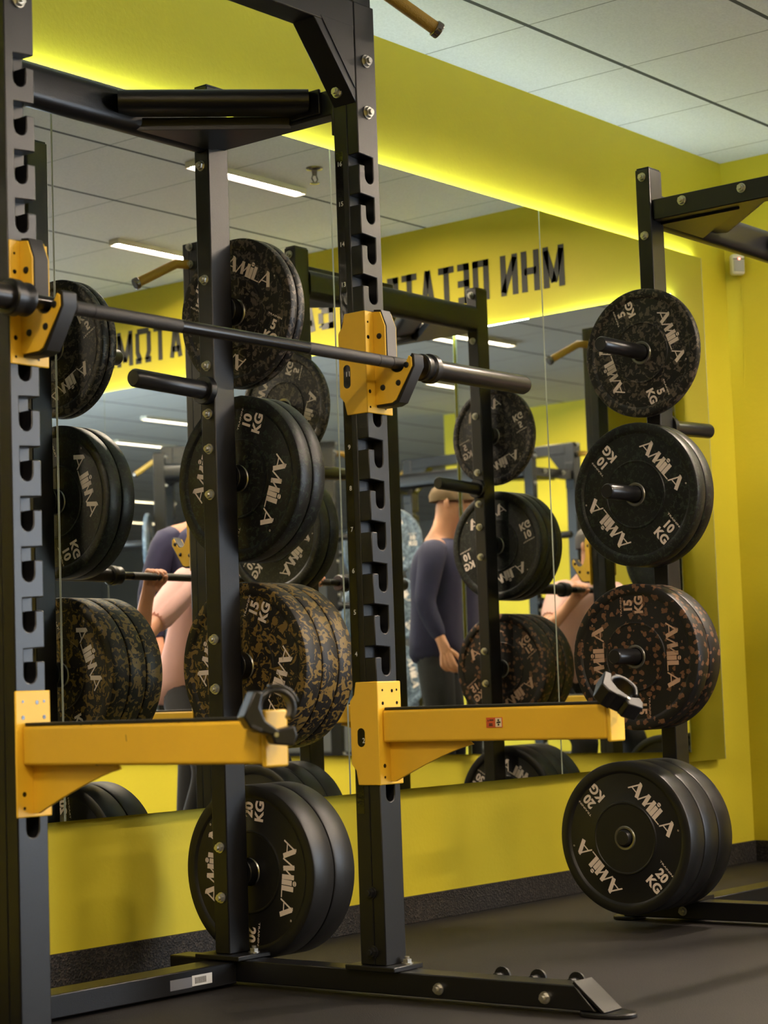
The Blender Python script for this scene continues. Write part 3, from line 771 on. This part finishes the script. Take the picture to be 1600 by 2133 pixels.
def stack_left(kind, n, xe, y, thetas, where, group):
    th = KINDS[kind][3] + .0015
    for i in range(n):
        j = n - 1 - i
        lab = '%s weight plate, %s on %s' % (LOOK[kind], ['outermost', 'second from outside', 'third from outside'][i] if n > 1 else 'single', where)
        plate(kind, xe - th * (n - i), y, ZP[kind] - .0014, thetas[i % len(thetas)], lab, group)
bx = .0375 + .030
g1 = 'plates on the near rack right side'
stack_right('5', 2, bx + .006, YR, [27, 80], 'the near rack top peg', g1)
stack_right('10', 2, bx, YR, [110, 30], 'the near rack second peg', g1)
stack_right('15a', 3, bx, YR, [112, 40, 200], 'the near rack third peg', g1)
stack_right('20', 2, bx, YR, [97, 10], 'the near rack bottom peg', g1)
bl = X2 - .0375 - .030
g2 = 'plates on the far rack left side'
stack_left('5', 1, bl, Y2, [70], 'the far rack top peg', g2)
stack_left('10', 2, bl, Y2, [50, 10], 'the far rack second peg', g2)
stack_left('15b', 2, bl - .01, Y2, [90, 10], 'the far rack third peg', g2)
stack_left('20', 3, bl, Y2, [48, 10, 100], 'the far rack bottom peg', g2)
br_ = X2 + W2 + .0375 + .030
g3 = 'plates on the far rack right side'
stack_right('5', 1, br_, Y2, [20], 'far rack right top peg, reflected', g3)
stack_right('10', 3, br_, Y2, [20, 70, 130], 'far rack right second peg, reflected', g3)
stack_right('15b', 3, br_, Y2, [35, 80, 10], 'far rack right third peg, reflected', g3)
stack_right('20', 3, br_, Y2, [-30, 10, 60], 'far rack right bottom peg, reflected', g3)

# ------------------------------------------------------------------ barbell clips on the ends of the safety arms
def make_clip(mtx, label):
    root = tag(empty('barbell_clip', (0, 0, 0)), label, 'barbell clip', 'black barbell clips')
    root.matrix_world = mtx
    def arc(a0, a1, r0, r1, n=18):
        A = [R(a0 + (a1 - a0) * i / n) for i in range(n + 1)]
        return [(r1 * math.cos(a), r1 * math.sin(a)) for a in A] + [(r0 * math.cos(a), r0 * math.sin(a)) for a in reversed(A)]
    MB().prism(arc(-10, 250, .027, .036), 'Z', -.017, .017).build('clamp_ring', M['plastic'], root, bevel=.003)
    MB().prism(arc(40, 130, .034, .043, 5), 'Z', -.013, .013).build('ring_rib', M['plastic'], root, bevel=.002)
    MB().prism([(-.050, -.040), (-.030, -.052), (.012, -.046), (.020, -.034), (-.012, -.028), (-.030, -.012), (-.036, .014), (-.052, .010)], 'Z', -.022, .022).build('clamp_body', M['plastic'], root, bevel=.003)
    MB().prism([(.014, -.034), (.040, -.014), (.052, -.026), (.054, -.046), (.022, -.058), (.010, -.048)], 'Z', -.020, .020).build('lever', M['plastic'], root, bevel=.003)
    MB().cyl((.016, -.042, -.023), (.016, -.042, .023), .004, 12).build('pivot_pin', M['bolt'], root)
    MB().box(-.030, -.010, -.0505, -.044, -.0225, .0225).build('hinge_pad', M['liner'], root, bevel=.001)
    return root
def frame(o, ex, ey):
    ex = Vector(ex).normalized(); ez = ex.cross(Vector(ey)).normalized(); ey = ez.cross(ex)
    return Matrix(((ex.x, ey.x, ez.x, o[0]), (ex.y, ey.y, ez.y, o[1]), (ex.z, ey.z, ez.z, o[2]), (0, 0, 0, 1)))
vw = (FW * -1)
cl = frame((-W1 - .030, YF - .706, .696), RX * .80 - UP * .42 + FW * .25, UP * .85 + RX * .42 + FW * .25)
make_clip(cl, 'black plastic barbell clip hung on the left safety arm end')
cr = frame((-.012, YF - .700, .702), RX * .85 - UP * .48, FW * .80 + UP * .55)
make_clip(cr, 'black plastic barbell clip hung on the right safety arm end')
cc = frame((X2 + W2, Y2 - DR - .40, .711), (0, 1, 0), (1, 0, 0.1))
make_clip(cc, 'black barbell clip lying on a far rack safety arm, reflected')

# ------------------------------------------------------------------ the racks behind, seen only in the mirrors
kids = {}
for x in bpy.data.objects:
    if x.parent: kids.setdefault(x.parent.name, []).append(x)
for loc, lab in (((-.354, -4.49, 0), 'black half rack beside the yellow block wall, double reflection'),
                 ((1.175, -4.82, 0), 'black half rack behind the lifters, distant reflection at left')):
    o = copy_tree(rack2, None, kids); o.location = loc; za = R(-90 if loc[0] < 0 else -51.3); o.rotation_euler = (0, 0, za); o['label'] = lab
    Mz = Matrix.Translation(Vector(loc)) @ Matrix.Rotation(za, 4, 'Z')
    for kind, zz in (('5', 1.728), ('10', 1.288), ('15b', .80)):
        p = copy_tree(protos[kind]); p.location = Mz @ Vector((W2 / 2 + .0375 + .030, 0, zz - .0012)); p.rotation_euler = (R(40 if kind == '5' else 90), 0, za)
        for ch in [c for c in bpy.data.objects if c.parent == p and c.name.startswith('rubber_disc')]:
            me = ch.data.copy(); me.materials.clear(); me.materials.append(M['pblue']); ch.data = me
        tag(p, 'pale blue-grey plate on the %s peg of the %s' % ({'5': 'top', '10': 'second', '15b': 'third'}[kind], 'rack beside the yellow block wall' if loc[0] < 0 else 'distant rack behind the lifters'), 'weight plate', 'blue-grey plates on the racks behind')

tx, ty = 0.444, -4.225
t = tag(empty('plate_tree', (tx, ty, 0), R(218.7)), 'black plate tree in the back room, reflected behind the near upright', 'plate tree')
MB().box(-.04, .04, -.03, .03, .05, 1.85).build('post', M['black'], t, bevel=.003)
MB().box(-.35, .35, -.03, .03, .0, .05).box(-.05, .20, -.30, .30, .0, .05).build('base', M['black'], t, bevel=.003)
for i, zz in enumerate((1.70, 1.26, .82)):
    MB().cyl((-.04, 0, zz), (-.26, 0, zz), .023, 20).build('plate_peg', M['blackd'], t)
    Mz = Matrix.Translation((tx, ty, 0)) @ Matrix.Rotation(R(218.7), 4, 'Z')
    p = copy_tree(protos['10'], None, None); p.location = Mz @ Vector((-.12, 0, zz - .0014)); p.rotation_euler = (R(40 * i), 0, R(218.7))
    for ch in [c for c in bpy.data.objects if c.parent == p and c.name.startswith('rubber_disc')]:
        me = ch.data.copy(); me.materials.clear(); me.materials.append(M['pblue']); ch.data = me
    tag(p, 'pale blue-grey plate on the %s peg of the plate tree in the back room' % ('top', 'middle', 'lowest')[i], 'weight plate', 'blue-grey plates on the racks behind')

# ------------------------------------------------------------------ people, seen in the mirrors
def skin_obj(name, chains, m, parent, sub=2):
    """chains: lists of (x, y, z, r); first point of a later chain may be an index into the points so far"""
    vs, rs, es = [], [], []
    for ch in chains:
        prev = None
        for p in ch:
            if isinstance(p, int): prev = p; continue
            vs.append(p[:3]); rs.append(p[3]); i = len(vs) - 1
            if prev is not None: es.append((prev, i))
            prev = i
    me = bpy.data.meshes.new(name); me.from_pydata(vs, es, []); me.materials.append(m)
    o = bpy.data.objects.new(name, me); C.objects.link(o)
    if parent is not None: o.parent = parent
    md = o.modifiers.new('skin', 'SKIN'); md.use_smooth_shade = True
    for i, r in enumerate(rs):
        sv = me.skin_vertices[0].data[i]; q = r if isinstance(r, tuple) else (r, r); sv.radius = q; sv.use_root = (i == 0)
    ss = o.modifiers.new('sub', 'SUBSURF'); ss.levels = sub; ss.render_levels = sub
    return o
def lerp3(a, b, t): return tuple(a[i] + (b[i] - a[i]) * t for i in range(3))
def hand_chains(wrist, palm_dir, curl_dir, side_dir, idx, grip=0.0):
    """palm then five fingers; grip 0 relaxed, 1 closed round a bar"""
    w_ = Vector(wrist); p = Vector(palm_dir).normalized(); c = Vector(curl_dir).normalized(); s = Vector(side_dir).normalized()
    out = []
    for k, (off, ln) in enumerate(((.033, .072), (.011, .080), (-.011, .075), (-.032, .058))):
        b0 = w_ + p * .03 + s * off * .6; b1 = w_ + p * .088 + s * off
        a = .35 + grip * 1.15
        q1 = b1 + (p * math.cos(a) + c * math.sin(a)) * ln * .45
        q2 = q1 + (p * math.cos(a * 1.9) + c * math.sin(a * 1.9)) * ln * .32
        q3 = q2 + (p * math.cos(a * 2.6) + c * math.sin(a * 2.6)) * ln * .23
        out.append([idx] + [tuple(b0) + (.013,), tuple(b1) + (.0105,), tuple(q1) + (.0092,), tuple(q2) + (.0085,), tuple(q3) + (.007,)])
    t1 = w_ + p * .03 + s * .035 + c * .012; t2 = t1 + p * .035 + s * (.012 - .01 * grip) + c * (.015 + .012 * grip); t3 = t2 + p * .022 - s * .022 * grip + c * .018
    out.append([idx] + [tuple(t1) + (.013,), tuple(t2) + (.0105,), tuple(t3) + (.008,)])
    return out
def make_person(label, hip, chest, neck, head, feet, knees, elbows, wrists, shw, fdir, hands, shirt, trousers, headgear):
    root = tag(empty('person', (hip[0], hip[1], 0)), label, 'person')
    o = Vector((hip[0], hip[1], 0)); f = Vector(fdir).normalized(); s = Vector((-f.y, f.x, 0))   # s: the person's left
    V = lambda p: tuple(Vector(p) - o)
    hip, chest, neck, head = V(hip), V(chest), V(neck), V(head)
    mid = lerp3(hip, chest, .5)
    ch = [[hip + ((.115),), mid + (.105,), chest + (.125,), neck + (.058,), lerp3(neck, head, .6) + (.066,), head + (.086,), (head[0], head[1], head[2] + .065, .070)]]
    body = ch; n = 7; shp = {}
    for k, sg in enumerate((1, -1)):
        sh = tuple(Vector(lerp3(chest, neck, .55)) + s * sg * shw); e = V(elbows[k]); w_ = V(wrists[k]); shp[k] = sh
        body.append([2] + [sh + (.056,), lerp3(sh, e, .5) + (.045,), e + (.038,), lerp3(e, w_, .5) + (.034,), w_ + (.024,)])
        wi = n + 4; n += 5
        pd, cd, sd, gp = hands[k]
        hc = hand_chains(w_, pd, cd, sd, wi, gp); body += hc; n += 4 * 5 + 3
    for k, sg in enumerate((1, -1)):
        hp = tuple(Vector(hip) + s * sg * .085 - Vector((0, 0, .05))); kn = V(knees[k]); ft = V(feet[k])
        body.append([0] + [hp + (.088,), lerp3(hp, kn, .5) + (.075,), kn + (.055,), lerp3(kn, ft, .45) + (.052,), (ft[0], ft[1], .09, .038), tuple(Vector((ft[0], ft[1], .045)) + f * .12) + (.036,)])
    b = skin_obj('body', body, M['skin'], root)
    # shirt and trousers, a little larger than the body
    dn = (Vector(hip) - Vector(chest)).normalized()
    up_ = [(tuple(Vector(hip) + dn * .13), .185, .140), (tuple(Vector(hip) + dn * .02), .180, .135), (mid, .168, .128), (lerp3(mid, chest, .6), .182, .138), (chest, .190, .136), (lerp3(chest, neck, .45), .182, .115), (lerp3(chest, neck, .72), .125, .090), (lerp3(chest, neck, .92), .072, .070)]
    sm = MB().loft(up_, s, f)
    for k in (0, 1):
        e = V(elbows[k]); w_ = V(wrists[k])
        pts = [lerp3(chest, shp[k], .75), shp[k], lerp3(shp[k], e, .45), lerp3(shp[k], e, .8)]; rr = [.070, .074, .064, .058]
        if shirt[1]: pts += [e, lerp3(e, w_, .4), lerp3(e, w_, .85)]; rr += [.052, .047, .038]
        sm.tube(pts, rr, 18)
    so = sm.build('shirt', shirt[0], root, ang=80)
    sb_ = so.modifiers.new('sub', 'SUBSURF'); sb_.levels = 1; sb_.render_levels = 1
    tc = [[tuple(Vector(hip) - dn * .08) + (.122,), hip + (.138,)]]
    for k, sg in enumerate((1, -1)):
        hp = tuple(Vector(hip) + s * sg * .085 - Vector((0, 0, .06))); kn = V(knees[k]); ft = V(feet[k])
        tc.append([1] + [hp + (.105,), lerp3(hp, kn, .5) + (.092,), kn + (.073,), lerp3(kn, ft, .5) + (.070,), (ft[0], ft[1], .13, .056)])
    skin_obj('trousers', tc, trousers, root)
    for k in (0, 1):
        ft = V(feet[k]); p = Vector((ft[0], ft[1], 0)); q = [(p + f * u + s * v) for u, v in ((-.07, -.035), (-.07, .035), (.06, .046), (.17, .036), (.19, 0), (.17, -.036), (.06, -.046))]
        MB().prism([(a.x, a.y) for a in q], 'Z', 0, .085).build('shoe', M['blackc'], root, bevel=.02, seg=3)
    # face
    H = Vector(head) + Vector((0, 0, .03)); u = Vector((0, 0, 1))
    skin_obj('nose', [[tuple(H + f * .075 + u * .03) + (.010,), tuple(H + f * .105 - u * .005) + (.014,), tuple(H + f * .085 - u * .012) + (.012,)]], M['skin'], b, 1)
    for sg in (1, -1):
        MB().lathe([(-.011, 0), (-.006, .010), (.006, .010), (.011, 0)], 'X', tuple(H + f * .075 + s * sg * .032 + u * .028), 12).build('eye', M['eye'], b)
        skin_obj('ear', [[tuple(H + s * sg * .082 + u * .03) + (.012,), tuple(H + s * sg * .088 - f * .005) + (.015,), tuple(H + s * sg * .08 - u * .025) + (.010,)]], M['skin'], b, 1)
    skin_obj('mouth', [[tuple(H + f * .074 - u * .042 - s * .022) + (.006,), tuple(H + f * .083 - u * .042) + (.008,), tuple(H + f * .074 - u * .042 + s * .022) + (.006,)]], M['lip'], b, 1)
    cz = H + u * .022 - f * .012
    nm, mm = headgear
    dome = MB()
    prof = [(-.03 if nm == 'hair' else -.005, .095), (.03, .096), (.06, .080), (.08, .050), (.09, 0)]
    dome.lathe(prof, 'Z', tuple(cz), 24)
    d = dome.build(nm, mm, root)
    if nm == 'cap':
        q = [(cz + f * a + s * b_) for a, b_ in ((.06, -.075), (.13, -.06), (.165, 0), (.13, .06), (.06, .075))]
        MB().prism([(a.x, a.y) for a in q], 'Z', cz.z - .008, cz.z).build('brim', mm, d, bevel=.002)
    return root
# standing person in navy with a cap, behind the one who lifts
px, py = 2.60, -2.22
make_person('person in a navy top and tan cap standing behind the lifter, seen in the mirror', (px, py, .97), (px - .01, py + .02, 1.36), (px - .02, py + .04, 1.50), (px - .05, py + .08, 1.625),
            [(px - .10, py - .04, 0), (px + .09, py + .04, 0)], [(px - .10, py + .01, .50), (px + .08, py + .08, .50)],
            [(px - .25, py - .10, 1.15), (px + .22, py + .10, 1.15)], [(px - .26, py - .02, .93), (px + .20, py + .20, .93)], .17, (-.45, .89, 0),
            [((0, .2, -.9), (.4, .1, 0), (-.45, .89, 0), .3), ((0, .2, -.9), (-.4, .1, 0), (-.45, .89, 0), .3)],
            (M['navy'], True), M['blackc'], ('cap', M['tan']))
# person in pink crouching under the bar, facing the mirror
px, py = 2.15, -1.71
make_person('person in a pale pink shirt half crouched, gripping a barbell, seen in the mirror', (px + .02, py - .17, .80), (px, py - .02, 1.12), (px - .01, py + .03, 1.27), (px, py + .08, 1.385),
            [(px - .20, py - .06, 0), (px + .20, py - .08, 0)], [(px - .21, py + .14, .44), (px + .21, py + .13, .44)],
            [(1.60, -1.60, .95), (2.58, -1.64, .99)], [(1.575, -1.530, 1.128), (2.50, -1.530, 1.128)], .18, (.12, .99, 0),
            [((0, .35, .80), (0, .9, -.4), (1, 0, 0), 1.0), ((0, .35, .80), (0, .9, -.4), (-1, 0, 0), 1.0)],
            (M['pink'], False), M['blackc'], ('hair', M['hair']))
